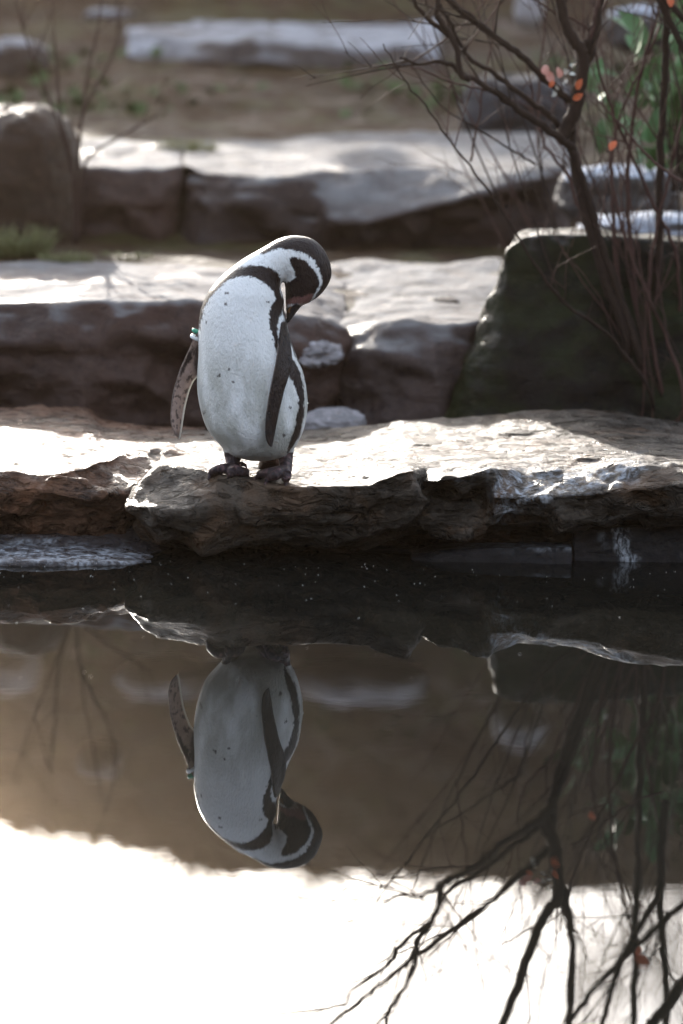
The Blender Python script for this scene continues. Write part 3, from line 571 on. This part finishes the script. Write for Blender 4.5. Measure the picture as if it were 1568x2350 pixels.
# stray dark feather tips along the breast band and the nape
bd = np.minimum(sd_poly(kx, ky, band), sd_poly(kx, ky, crown))
paint(sstep(30, 6, bd)*(bd > 0)*sstep(.42, .62, fbm(pv*170, 2)), DARK*1.3)
for x, y, rx, ry in [(600, 572, 13, 9), (592, 660, 11, 11), (443, 800, 6, 17), (925, 640, 12, 8), (620, 1165, 11, 14), (543, 1222, 11, 13), (655, 1270, 10, 12), (420, 1510, 7, 14), (1100, 1475, 10, 15), (1048, 1690, 11, 13), (865, 1545, 6, 6), (1255, 1290, 0, 0)]:
    if rx: paint(.85*sstep(1.35, .6, np.hypot((wx-x)/rx, (wy-y)/ry)), DARK*1.4)
bare = [(1055, 632), (1120, 606), (1200, 601), (1262, 575), (1282, 596), (1240, 655), (1190, 675), (1148, 650), (1090, 668), (1062, 690)]
paint(.8*reg(bare, 8), (.22, .105, .095)); paint(reg([(1040, 700), (1150, 655), (1200, 680), (1100, 830), (1060, 830)], 5), (.022, .018, .018))
paint(.8*reg([(1070, 738), (1104, 672), (1112, 676), (1080, 738)], 4), (.30, .14, .05))
paint(.7*sstep(9, 3, np.abs(np.hypot((kx-1243)/1.0, (ky-602)/.8)-13)), (.17, .08, .07))
backf = sstep(.12, .42, pnr[:, 1])*((pv[:, 1] > PD+.012)); paint(backf*sstep(1835, 1740, ky), DARK*1.2)
col = np.where(isFR[:, None], np.array([.018, .011, .0095])*(1+.5*n1)[:, None], col)
edge = isFR & (sd_poly(kx, ky, FR_L+FR_R[::-1]) > -7) & (kx < 1010) & (ky < 1500); col[edge] = (.16, .13, .115)
fl_poly = FL_L+FL_R[::-1]; inner = np.array([.36, .26, .22])*(1+.18*n1)[:, None]
mott = sstep(.15, .5, fbm(np.stack([pv[:, 0]*150, pv[:, 1]*150, pv[:, 2]*90], -1), 3))*.8
dd = -sd_poly(kx, ky, fl_poly)
mott = np.maximum(mott, sstep(10, -10, sd_poly(wx, wy, [(345, 990), (330, 1080), (275, 1180), (240, 1235), (225, 1225), (245, 1160), (290, 1060)])))
mott = np.maximum(mott, sstep(20, -20, sd_poly(wx, wy, [(350, 1000), (410, 960), (410, 1215), (360, 1210), (345, 1130)]))*.85)
mott = np.maximum(mott, sstep(1630, 1700, ky+15*n1)*.8); mott = np.maximum(mott, sstep(14, 3, dd+5*n1)*.75)
inner = inner*(1-mott[:, None])+np.array([.04, .028, .025])*mott[:, None]
P = np.array(FL_R); fx = np.interp(ky, P[3:, 1], P[3:, 0]); tr = sstep(20, 8, fx-kx)*(ky > 1190)
inner = inner*(1-tr[:, None])+np.array([.78, .76, .70])*tr[:, None]
col = np.where(isFL[:, None], np.where((pnr[:, 1] > .3)[:, None] & (tr < .5)[:, None], DARK*1.2, inner), col)
ftc = np.array([.035, .024, .026])*(1+.4*n1)[:, None]; pk = sstep(.05, .5, fbm(pv*95+3, 2))*.75
ftc = ftc*(1-pk[:, None])+np.array([.15, .085, .085])*pk[:, None]
col = np.where(isFt[:, None], ftc, col); col = np.where(isT[:, None], np.array([.075, .035, .025])*(1+.4*n1)[:, None], col)
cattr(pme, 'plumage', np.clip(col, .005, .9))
m, n, b = newmat('penguin_plumage'); B = NB(n); tc = B.node('ShaderNodeTexCoord').outputs['Object']
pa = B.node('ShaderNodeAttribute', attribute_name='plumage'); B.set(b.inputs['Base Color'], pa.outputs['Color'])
lum = B.node('ShaderNodeRGBToBW'); B.set(lum.inputs[0], pa.outputs['Color'])
B.set(b.inputs['Roughness'], B.mixf(B.ramp(lum.outputs[0], .1, .5), .40, .62)); b.inputs['Specular IOR Level'].default_value = .18
hh = B.math('ADD', B.noise(B.scalev(tc, (1, 1, .45)), 260, 4, .6), B.math('MULTIPLY', B.noise(B.scalev(tc, (1, 1, .5)), 45, 4, .6), 1.6))
B.set(b.inputs['Normal'], B.bump(hh, .8, .005))
pg = empty('penguin', (float(at(580, 1100, PD)[0]), PD, float(at(580, 1100, 5.97)[2])))
tag(pg, 'black and white penguin standing on the wet slab and preening its shoulder', 'penguin')
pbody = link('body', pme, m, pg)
# two plastic identification rings on the flipper root
def torus(c, ax, R1, r, sq=1.0, nu=40, nv=12):
    ax = np.array(ax, float); ax /= np.linalg.norm(ax); U = np.cross(ax, [0, 1, 0]); U /= np.linalg.norm(U); V = np.cross(ax, U)
    u = np.arange(nu)/nu*2*math.pi; vv = np.arange(nv)/nv*2*math.pi
    ring = np.cos(u)[:, None]*U+np.sin(u)[:, None]*V*sq
    p = np.array(c)+ring[:, None]*(R1+r*np.cos(vv))[None, :, None]+ax*(1.7*r*np.sin(vv))[None, :, None]
    i = np.arange(nu*nv).reshape(nu, nv); j = np.roll(i, -1, 0); q = np.stack([i, j, np.roll(j, -1, 1), np.roll(i, -1, 1)], -1).reshape(-1, 4)
    return mesh_np('flipper_ring', p.reshape(-1, 3), q)
ax = at(*K1(330, 950), PD)-at(*K1(375, 860), PD)
m1 = flat_mat('white_plastic', (.72, .74, .74), .3, .05); m2 = flat_mat('green_plastic', (.03, .28, .17), .25, .1)
link('flipper_ring', torus(at(*K1(358, 922), PD+.012), ax, .0092, .0026), m1, pg)['label'] = 'white plastic ring on the flipper'
link('flipper_ring', torus(at(*K1(366, 874), PD+.012), ax, .0085, .0022), m2, pg)['label'] = 'green plastic ring on the flipper'
# water drops on the feathers
m, n, b = newmat('water_drop'); b.inputs['Base Color'].default_value = (.85, .88, .9, 1); b.inputs['Roughness'].default_value = .05; b.inputs['Transmission Weight'].default_value = .6; b.inputs['IOR'].default_value = 1.33
fb = bvh_world(pbody) if False else BVHTree.FromPolygons([tuple(c) for c in pv], [tuple(p.vertices) for p in pme.polygons])
drops = []
def drop(p, r):
    a = np.linspace(0, math.pi, 6); u = np.arange(8)/8*2*math.pi
    G = np.stack([np.outer(np.sin(a), np.cos(u)), np.outer(np.sin(a), np.sin(u)), np.outer(np.cos(a), np.ones(8))], -1)*r+np.array(p)
    i = np.arange(48).reshape(6, 8); j = np.roll(i, -1, 1); drops.append((G.reshape(-1, 3), np.stack([i[:-1], i[1:], j[1:], j[:-1]], -1).reshape(-1, 4), None))
for k in range(70):
    x = random.uniform(400, 960); y = random.uniform(920, 1780) if k % 3 else random.uniform(930, 1350)
    h = hit(fb, *[float(c) for c in K1(x, y)])
    if h is not None: drop(np.array(h), random.uniform(.0005, .0011))
for x, y, r in [(384, 962, .0014), (406, 985, .0012), (384, 985, .0012), (1238, 1434, .0020), (1231, 1530, .0013)]: drop(at(*K1(x, y), PD), r)
od = link('water_drops', mesh_np('water_drops', *join(drops)), m, pg); tag(od, kind='stuff')

# ------------------------------------------------------------------ shrubs and plants
def twig_path(p0, d, length, n, wob, grav=0.0):
    d = np.array(d, float); d /= np.linalg.norm(d); P = [np.array(p0, float)]; st = length/n
    for k in range(n):
        d = d+np.array([random.gauss(0, wob), random.gauss(0, wob), random.gauss(0, wob)+grav]); d /= np.linalg.norm(d); P.append(P[-1]+d*st)
    return np.array(P)
def leafmesh(L, Wd, fold=.25, curl=.2, notch=0):
    n = 7; V = []; Q = []
    for k in range(n):
        t = k/(n-1); w_ = Wd/2*math.sin(math.pi*min(1, .06+t*.94))**.8*(1+notch*math.sin(t*19)); z = -curl*L*t*t
        V += [(-w_, t*L, z+fold*w_), (0, t*L, z), (w_, t*L, z+fold*w_)]
    for k in range(n-1):
        a = k*3; Q += [(a, a+1, a+4, a+3), (a+1, a+2, a+5, a+4)]
    return np.array(V, float), np.array(Q)
def place(v, loc, rot):
    return np.asarray(v) @ np.array(rot.to_3x3()).T+np.array(loc)
from mathutils import Euler
def grow(path, rad, parts, level, dens, spread=.7, lmin=.12, lmax=.35, up=.25, sides=5, cap=.0027):
    """side twigs along a branch"""
    L = np.linalg.norm(np.diff(path, axis=0), axis=1).sum(); k = max(1, int(L*dens))
    for _ in range(k):
        t = random.uniform(.15, .98); i = min(int(t*(len(path)-1)), len(path)-2); f = t*(len(path)-1)-i
        p = path[i]*(1-f)+path[i+1]*f; d = path[i+1]-path[i]; d /= np.linalg.norm(d)+1e-9
        r = np.array([random.gauss(0, 1), random.gauss(0, .8), random.gauss(0, .8)]); r /= np.linalg.norm(r)
        ln = random.uniform(lmin, lmax); rr = min(cap, max(.0011, rad*random.uniform(.35, .6)))
        q = twig_path(p, d*(1-spread*.4)+r*spread+np.array([0, 0, up]), ln, 7, .085)
        parts.append(tube(q, np.linspace(rr, rr*.35, len(q)), sides))
        if level > 0: grow(q, rr, parts, level-1, dens*1.25, spread, lmin*.6, lmax*.6, up, 4, cap)
SD = 7.2
base = at(1490, 985, 7.25); base[2] -= .05
shrub = empty('bare_shrub', base); tag(shrub, 'leafless brown shrub with a few orange dry leaves growing behind the slab', 'shrub')
def stem(px, D0, D1, r0, r1, mat='bark', mirror=False, tw=9, lev=1, lmin=.10, lmax=.34, from_base=False, tmat='bark_red'):
    px = np.array(px, float); D = np.linspace(D0, D1, len(px)); P = (at_mirror if mirror else at)(px[:, 0], px[:, 1], D)
    if from_base: P = np.concatenate([[base+np.array([random.uniform(-.12, .12), random.uniform(-.05, .12), 0])], P])
    r0, r1 = (r0*1.35, r1*1.35) if mirror else (r0, r1); C = catmull(P, len(P)*5); C[1:-1] += np.random.default_rng(len(px)*7+int(px[0, 0])).normal(0, .0016, (len(C)-2, 3))
    o = link('stem', mesh_np('stem', *tube(C, np.linspace(r0, r1, len(C)), 8)), M[mat], shrub)
    tp = []; grow(C, (r0+r1)/2, tp, lev, tw, lmin=lmin, lmax=lmax)
    if tp: tag(link('twigs', mesh_np('twigs', *join(tp)), M[tmat], shrub), kind='stuff')
    return C
stem([(1480, 850), (1430, 700), (1384, 574), (1349, 450), (1314, 350), (1289, 300), (1264, 265), (1219, 235), (1164, 190), (1114, 155), (1074, 130), (1039, 65), (1009, 10), (980, -60)], 7.2, 7.05, .011, .004, from_base=True, tw=4)
trunk = stem([(1440, 800), (1390, 640), (1340, 470), (1312, 330), (1318, 230), (1335, 150), (1349, 90)], 7.2, 7.12, .013, .011, from_base=True, tw=4)
stem([(1240, 1870), (1268, 1925), (1281, 1990), (1281, 2057), (1247, 2104), (1214, 2198), (1180, 2292), (1147, 2360), (1100, 2480)], 7.12, 7.05, .013, .007, mirror=True, tw=10, tmat='bark')
stem([(1270, 1850), (1234, 1883), (1153, 1936), (1093, 1983), (1013, 2030), (972, 2057), (925, 2057), (880, 2075)], 7.12, 6.95, .008, .002, mirror=True, tw=10, tmat='bark')
stem([(1258, 1950), (1214, 1990), (1147, 2050), (1086, 2097), (1039, 2131), (952, 2198), (892, 2245), (818, 2299), (764, 2350), (700, 2420)], 7.12, 6.95, .007, .003, mirror=True, tw=11, tmat='bark')
stem([(1030, 2020), (1013, 2037), (996, 2104), (959, 2151), (956, 2191), (946, 2232), (905, 2299), (885, 2350), (860, 2420)], 7.0, 6.95, .006, .003, mirror=True, tw=10, tmat='bark')
stem([(996, 2104), (925, 2158), (892, 2211), (805, 2272), (785, 2305), (690, 2322), (597, 2332)], 7.0, 6.9, .0045, .0012, mirror=True, tw=6, tmat='bark')
stem([(1500, 900), (1510, 700), (1515, 480), (1522, 250), (1530, 80), (1536, -100), (1540, -250), (1545, -420)], 7.3, 7.15, .011, .008, from_base=True, tw=4)
stem([(1529, 1836), (1516, 1970), (1516, 2091), (1522, 2171), (1526, 2260), (1529, 2360), (1530, 2450)], 7.15, 7.1, .008, .005, mirror=True, tw=10, tmat='bark')
stem([(1516, 2030), (1509, 2060), (1455, 2151), (1415, 2238), (1388, 2332), (1370, 2420)], 7.12, 7.05, .007, .004, mirror=True, tw=11, tmat='bark')
stem([(1620, 2030), (1568, 2077), (1482, 2151), (1375, 2258), (1308, 2346), (1250, 2430)], 7.12, 7.05, .007, .004, mirror=True, tw=11, tmat='bark')
stem([(1281, 2030), (1301, 2057), (1314, 2171), (1311, 2350), (1310, 2440)], 7.12, 7.1, .006, .004, mirror=True, tw=11, tmat='bark')
stem([(1620, 2200), (1560, 2265), (1530, 2310), (1490, 2360)], 7.1, 7.05, .012, .010, mirror=True, tw=6, tmat='bark')
# more stems seen directly
for px, D0, D1, r0, r1 in [
        ([(1470, 860), (1455, 640), (1440, 430), (1455, 260), (1480, 130), (1510, 30), (1530, -80)], 7.25, 7.3, .007, .003),
        ([(1450, 900), (1400, 700), (1345, 520), (1300, 400), (1250, 330), (1235, 250), (1245, 130), (1260, -30)], 7.25, 7.4, .006, .002),
        ([(1420, 880), (1340, 700), (1280, 560), (1245, 400), (1235, 300)], 7.3, 7.5, .005, .002),
        ([(1480, 900), (1420, 640), (1407, 450), (1405, 350), (1430, 250), (1500, 100), (1540, 0)], 7.2, 7.3, .006, .003),
        ([(1520, 900), (1560, 700), (1545, 560), (1500, 470), (1440, 330), (1400, 240), (1352, 75), (1280, 30), (1210, -10)], 7.3, 7.1, .006, .002),
        ([(1350, 75), (1390, 10), (1420, -60)], 7.15, 7.15, .004, .002),
        ([(1520, 900), (1490, 720), (1500, 560), (1560, 300), (1600, 150)], 7.2, 7.25, .006, .003),
        ([(1560, 960), (1540, 800), (1470, 640), (1440, 560), (1400, 400)], 7.15, 7.2, .006, .003),
        ([(1500, 920), (1410, 780), (1290, 690), (1200, 560), (1130, 450), (1070, 370), (985, 255), (930, 185), (880, 100)], 7.15, 6.9, .005, .0015),
        ([(1229, 376), (1170, 340), (1080, 285), (1010, 240), (945, 150)], 7.25, 7.1, .003, .0012),
        ([(1125, 208), (1060, 195), (985, 165), (945, 145), (1030, 85), (1105, 15), (1130, -40)], 7.05, 7.15, .0028, .0015),
        ([(945, 140), (900, 150), (840, 152), (790, 118)], 7.05, 7.0, .0018, .0009),
        ([(1080, 370), (1105, 230), (1130, 90), (1140, -20)], 7.2, 7.25, .003, .0015),
        ([(1570, 420), (1500, 370), (1420, 280), (1360, 220)], 7.0, 7.2, .004, .002),
        ([(1350, 100), (1370, 40), (1380, -40), (1380, -200)], 7.12, 7.1, .008, .005)]:
    stem(px, D0, D1, r0, r1, mat=random.choice(['bark', 'bark_red']), tw=5.5, lev=1, from_base=px[0][1] > 840, lmin=.08, lmax=.30)
for k in range(34):                          # young shoots rising from the stool
    p = base+np.array([random.uniform(-.20, .28), random.uniform(-.12, .45), 0]); q = twig_path(p, (random.uniform(-.42, .12), random.uniform(-.05, .1), 1), random.uniform(.7, 1.7), 22, .045)
    r_ = random.uniform(.0016, .0036); link('stem', mesh_np('stem', *tube(q, np.linspace(r_, r_*.35, len(q)), 6)), M[random.choice(['bark', 'bark_red', 'bark'])], shrub)
    tp = []; grow(q, r_, tp, 1, 4.5, lmin=.08, lmax=.3); tag(link('twigs', mesh_np('twigs', *join(tp)), M['bark_red'], shrub), kind='stuff')
# dead leaves caught in the twigs, lichen on the trunk
def leaf_child(parent, p, L, Wd, mat, rot, notch=.0, name='leaf', lab=None):
    v, q = leafmesh(L, Wd, .35, .25, notch); o = link(name, mesh_np(name, place(v, p, rot), q), M[mat], parent)
    if lab: o['label'] = lab
    return o
for x, y, L, mat in [(1258, 172, .034, 'pinkleaf'), (1268, 190, .032, 'pinkleaf'), (1282, 178, .034, 'pinkleaf'), (1325, 205, .028, 'orange'), (1316, 228, .026, 'orange'), (1262, 200, .02, 'orange'), (1540, 15, .03, 'orange'), (1402, 345, .03, 'orange'), (1534, -10, .045, 'orange')]:
    leaf_child(shrub, at(x, y, 7.06), L, L*.62, mat, Euler((R(random.uniform(60, 120)), R(random.uniform(-60, 60)), R(random.uniform(-40, 40)))).to_matrix(), .25, lab={'pinkleaf': 'pinkish curled dry leaf', 'orange': 'orange dry leaf'}[mat])
tp = []
for k in range(12):
    t = k/11; p = at(1277+t*38+random.uniform(-5, 5), 218-t*72+random.uniform(-5, 5), 7.085)
    v, q = leafmesh(.013, .010, .4, .6); tp.append((place(v, p, Euler((random.uniform(0, 6), random.uniform(0, 6), random.uniform(0, 6))).to_matrix()), q, None))
tag(link('lichen', mesh_np('lichen', *join(tp)), M['lichen'], shrub), kind='stuff')['label'] = 'pale lichen flakes on the thick stem'
# evergreen plant behind it
ev = empty('evergreen_plant', at(1540, 420, 7.9)); tag(ev, 'glossy green broadleaf plant growing behind the bare shrub stems', 'plant')
for k in range(112):
    if k < 100: x, y = random.uniform(1455, 1680), random.uniform(60, 395)
    else: x, y = random.uniform(1350, 1470), random.uniform(150, 370)
    L = random.uniform(.08, .13); leaf_child(ev, at(x, y, random.uniform(7.75, 8.5)), L, L*.42, 'leaf', Euler((R(random.uniform(20, 110)), R(random.uniform(-50, 50)), R(random.uniform(0, 360)))).to_matrix())
tp = [tube(twig_path(at(1560+random.uniform(-40, 40), 440, 7.95), (random.uniform(-.3, .1), 0, 1), .35, 8, .1), np.linspace(.005, .002, 9), 5) for _ in range(8)]
tag(link('branch', mesh_np('branch', *join(tp)), M['bark'], ev))
# thin bare sapling on the left terrace
sp0 = at(172, 560, 8.75); sap = empty('bare_sapling', sp0); tag(sap, 'thin bare sapling with fanned pale stems in front of the rounded brown boulder', 'sapling')
for px in [[(172, 560), (170, 430), (150, 330), (110, 220), (60, 90), (30, -20)], [(174, 560), (178, 400), (185, 300), (200, 180), (225, 60), (240, -60)], [(172, 560), (165, 380), (140, 270), (130, 150), (120, 0)],
           [(176, 560), (190, 400), (215, 350), (300, 300), (360, 265)], [(172, 560), (180, 350), (195, 250), (260, 120), (280, 0)]]:
    px = np.array(px, float); P = at(px[:, 0], px[:, 1], np.linspace(8.75, 8.65, len(px))); C = catmull(P, 24)
    link('stem', mesh_np('stem', *tube(C, np.linspace(.006, .002, 24), 6)), M['bark_pale'], sap)
    tp = []; grow(C, .004, tp, 1, 6, lmin=.1, lmax=.3); tag(link('twigs', mesh_np('twigs', *join(tp)), M['bark_pale'], sap), kind='stuff')
# grass tufts on the terrace
def tuft(name, dx, dy, D, n, h, sprd, lab):
    p0 = at(dx, dy, D); p0[2] = max(p0[2], float(ground_z(np.array([p0[0]]), np.array([p0[1]]))[0]))-.01; tp = []
    for k in range(n):
        a = random.uniform(0, 6.28); r = sprd*math.sqrt(random.random()); q = twig_path(p0+np.array([r*math.cos(a), r*math.sin(a), 0]), (.5*math.cos(a), .5*math.sin(a), 1), h*random.uniform(.5, 1), 4, .15, -.06)
        tp.append(tube(q, np.linspace(.0022, .0006, 5), 3))
    tag(link(name, mesh_np(name, *join(tp)), M['grass'], origin=p0), lab, 'grass', None)
tuft('grass_tuft', 20, 590, 8.5, 420, .11, .10, 'large yellow green grass tuft on the terrace by the rounded brown boulder')
tuft('grass_tuft', 155, 622, 8.3, 220, .06, .06, 'small green grass tuft at the edge of the terrace stone')
tuft('grass_tuft', 290, 612, 8.4, 130, .035, .07, 'very low grass tuft on bare terrace gravel')
tuft('grass_tuft', 430, 345, 9.7, 200, .06, .09, 'grass tuft growing in the joint between two upper terrace stones')
# ivy on the slope
tp = []
for k in range(900):
    x = random.uniform(-1.4, 1.2); y = random.choice([random.uniform(11.3, 12.6), random.uniform(13.8, 17.8)]); y = random.uniform(11.3, 12.6) if k < 380 else random.uniform(14, 17.8)
    if pn(np.array([x*1.5, y*1.5, 0])) < .0: continue
    z = float(ground_z(np.array([x]), np.array([y]))[0]); v, q = leafmesh(.06, .05, .3, .3)
    tp.append((place(v, (x, y, z+.02), Euler((random.uniform(.2, 1.2), random.uniform(-.5, .5), random.uniform(0, 6.3))).to_matrix()), q, None))
tag(link('ground_ivy', mesh_np('ground_ivy', *join(tp)), M['ivy']), 'scattered green ivy leaves creeping over the earth slope', 'ivy', kind='stuff')
# twiggy shrubs along the top of the hill
def hill_shrub(seed, h, n):
    random.seed(seed); tp = []
    for k in range(n):
        a = random.uniform(0, 6.28); q = twig_path((random.gauss(0, .12), random.gauss(0, .12), -.05), (.75*math.cos(a), .75*math.sin(a), random.uniform(.5, 1.3)), h*random.uniform(.6, 1), 8, .12)
        tp.append(tube(q, np.linspace(.012, .004, 9), 5)); grow(q, .007, tp, 1, 11, lmin=.12*h, lmax=.42*h, cap=.006)
    v, q, t = join(tp); return v, q, t
protos = []
for s, (h, n_) in enumerate([(.34, 26), (.45, 24), (.30, 28)]):
    v, q, t = hill_shrub(100+s, h, n_); me = mesh_np('hedge_shrub', v, q, t); me.materials.append(M['bark']); protos.append(me)
random.seed(5)
for k in range(22):
    x = -3.5+k*.33+random.uniform(-.07, .07); y = random.uniform(23.8, 24.5); z = float(ground_z(np.array([x]), np.array([y]))[0])
    o = bpy.data.objects.new('hedge_shrub', protos[k % 3]); COL.objects.link(o); o.location = (x, y, z-.06); o.rotation_euler = (0, 0, random.uniform(0, 6.28)); o.scale = (random.uniform(.8, 1.2),)*3
    tag(o, 'low twiggy leafless shrub in the row along the hill top', 'shrub', 'shrubs along the hill top')
for k, (x, y, h) in enumerate([(1.1, 24.6, 2.2), (2.1, 25.1, 2.4), (3.0, 24.4, 2.3)]):
    v, q, t = hill_shrub(200+k, h, 4); z = float(ground_z(np.array([x]), np.array([y]))[0])
    o = link('bare_tree', mesh_np('bare_tree', v+np.array([x, y, z]), q, t), M['bark'], smooth=False)
    tag(o, 'lacy bare bush rising above the row of low shrubs on the hill top', 'bush', 'bare bushes on the hill top')
# specks floating on the pond
random.seed(9); tp = []
for k in range(120):
    x = random.uniform(-.75, .75); y = random.uniform(4.6, 5.95) if k % 4 == 0 else 5.95-abs(random.gauss(0, .22)); r = random.uniform(.0003, .0009)
    a = np.arange(6)/6*6.283; v = np.concatenate([np.stack([x+r*np.cos(a)*random.uniform(.8, 2.2), y+r*np.sin(a), np.full(6, .0006)], -1), [[x, y, .0016]]])
    tp.append((v, None, np.array([(6, i, (i+1) % 6) for i in range(6)])))
tag(link('floating_specks', mesh_np('floating_specks', *join(tp)), M['speck']), 'tiny pale specks floating on the still water', 'specks', kind='stuff')

# ------------------------------------------------------------------ haze volume, added to imitate veiling lens glare
hz = mesh_np('haze', [(x, y, z) for z in (-1.5, 11) for x, y in ((-320, -320), (320, -320), (320, 320), (-320, 320))], [(3, 2, 1, 0), (4, 5, 6, 7), (0, 1, 5, 4), (1, 2, 6, 5), (2, 3, 7, 6), (3, 0, 4, 7)])
m = bpy.data.materials.new('haze'); m.use_nodes = True; n = m.node_tree; n.nodes.clear()
vo = n.nodes.new('ShaderNodeVolumePrincipled'); vo.inputs['Color'].default_value = (1.0, .76, .55, 1); vo.inputs['Density'].default_value = .0013; vo.inputs['Anisotropy'].default_value = .95
mo = n.nodes.new('ShaderNodeOutputMaterial'); n.links.new(vo.outputs[0], mo.inputs['Volume'])
ho = link('haze', hz, m, smooth=False, origin=(0, 0, 0)); tag(ho, kind='stuff', label='thin warm haze added to imitate lens glare over the pond', cat='mist')
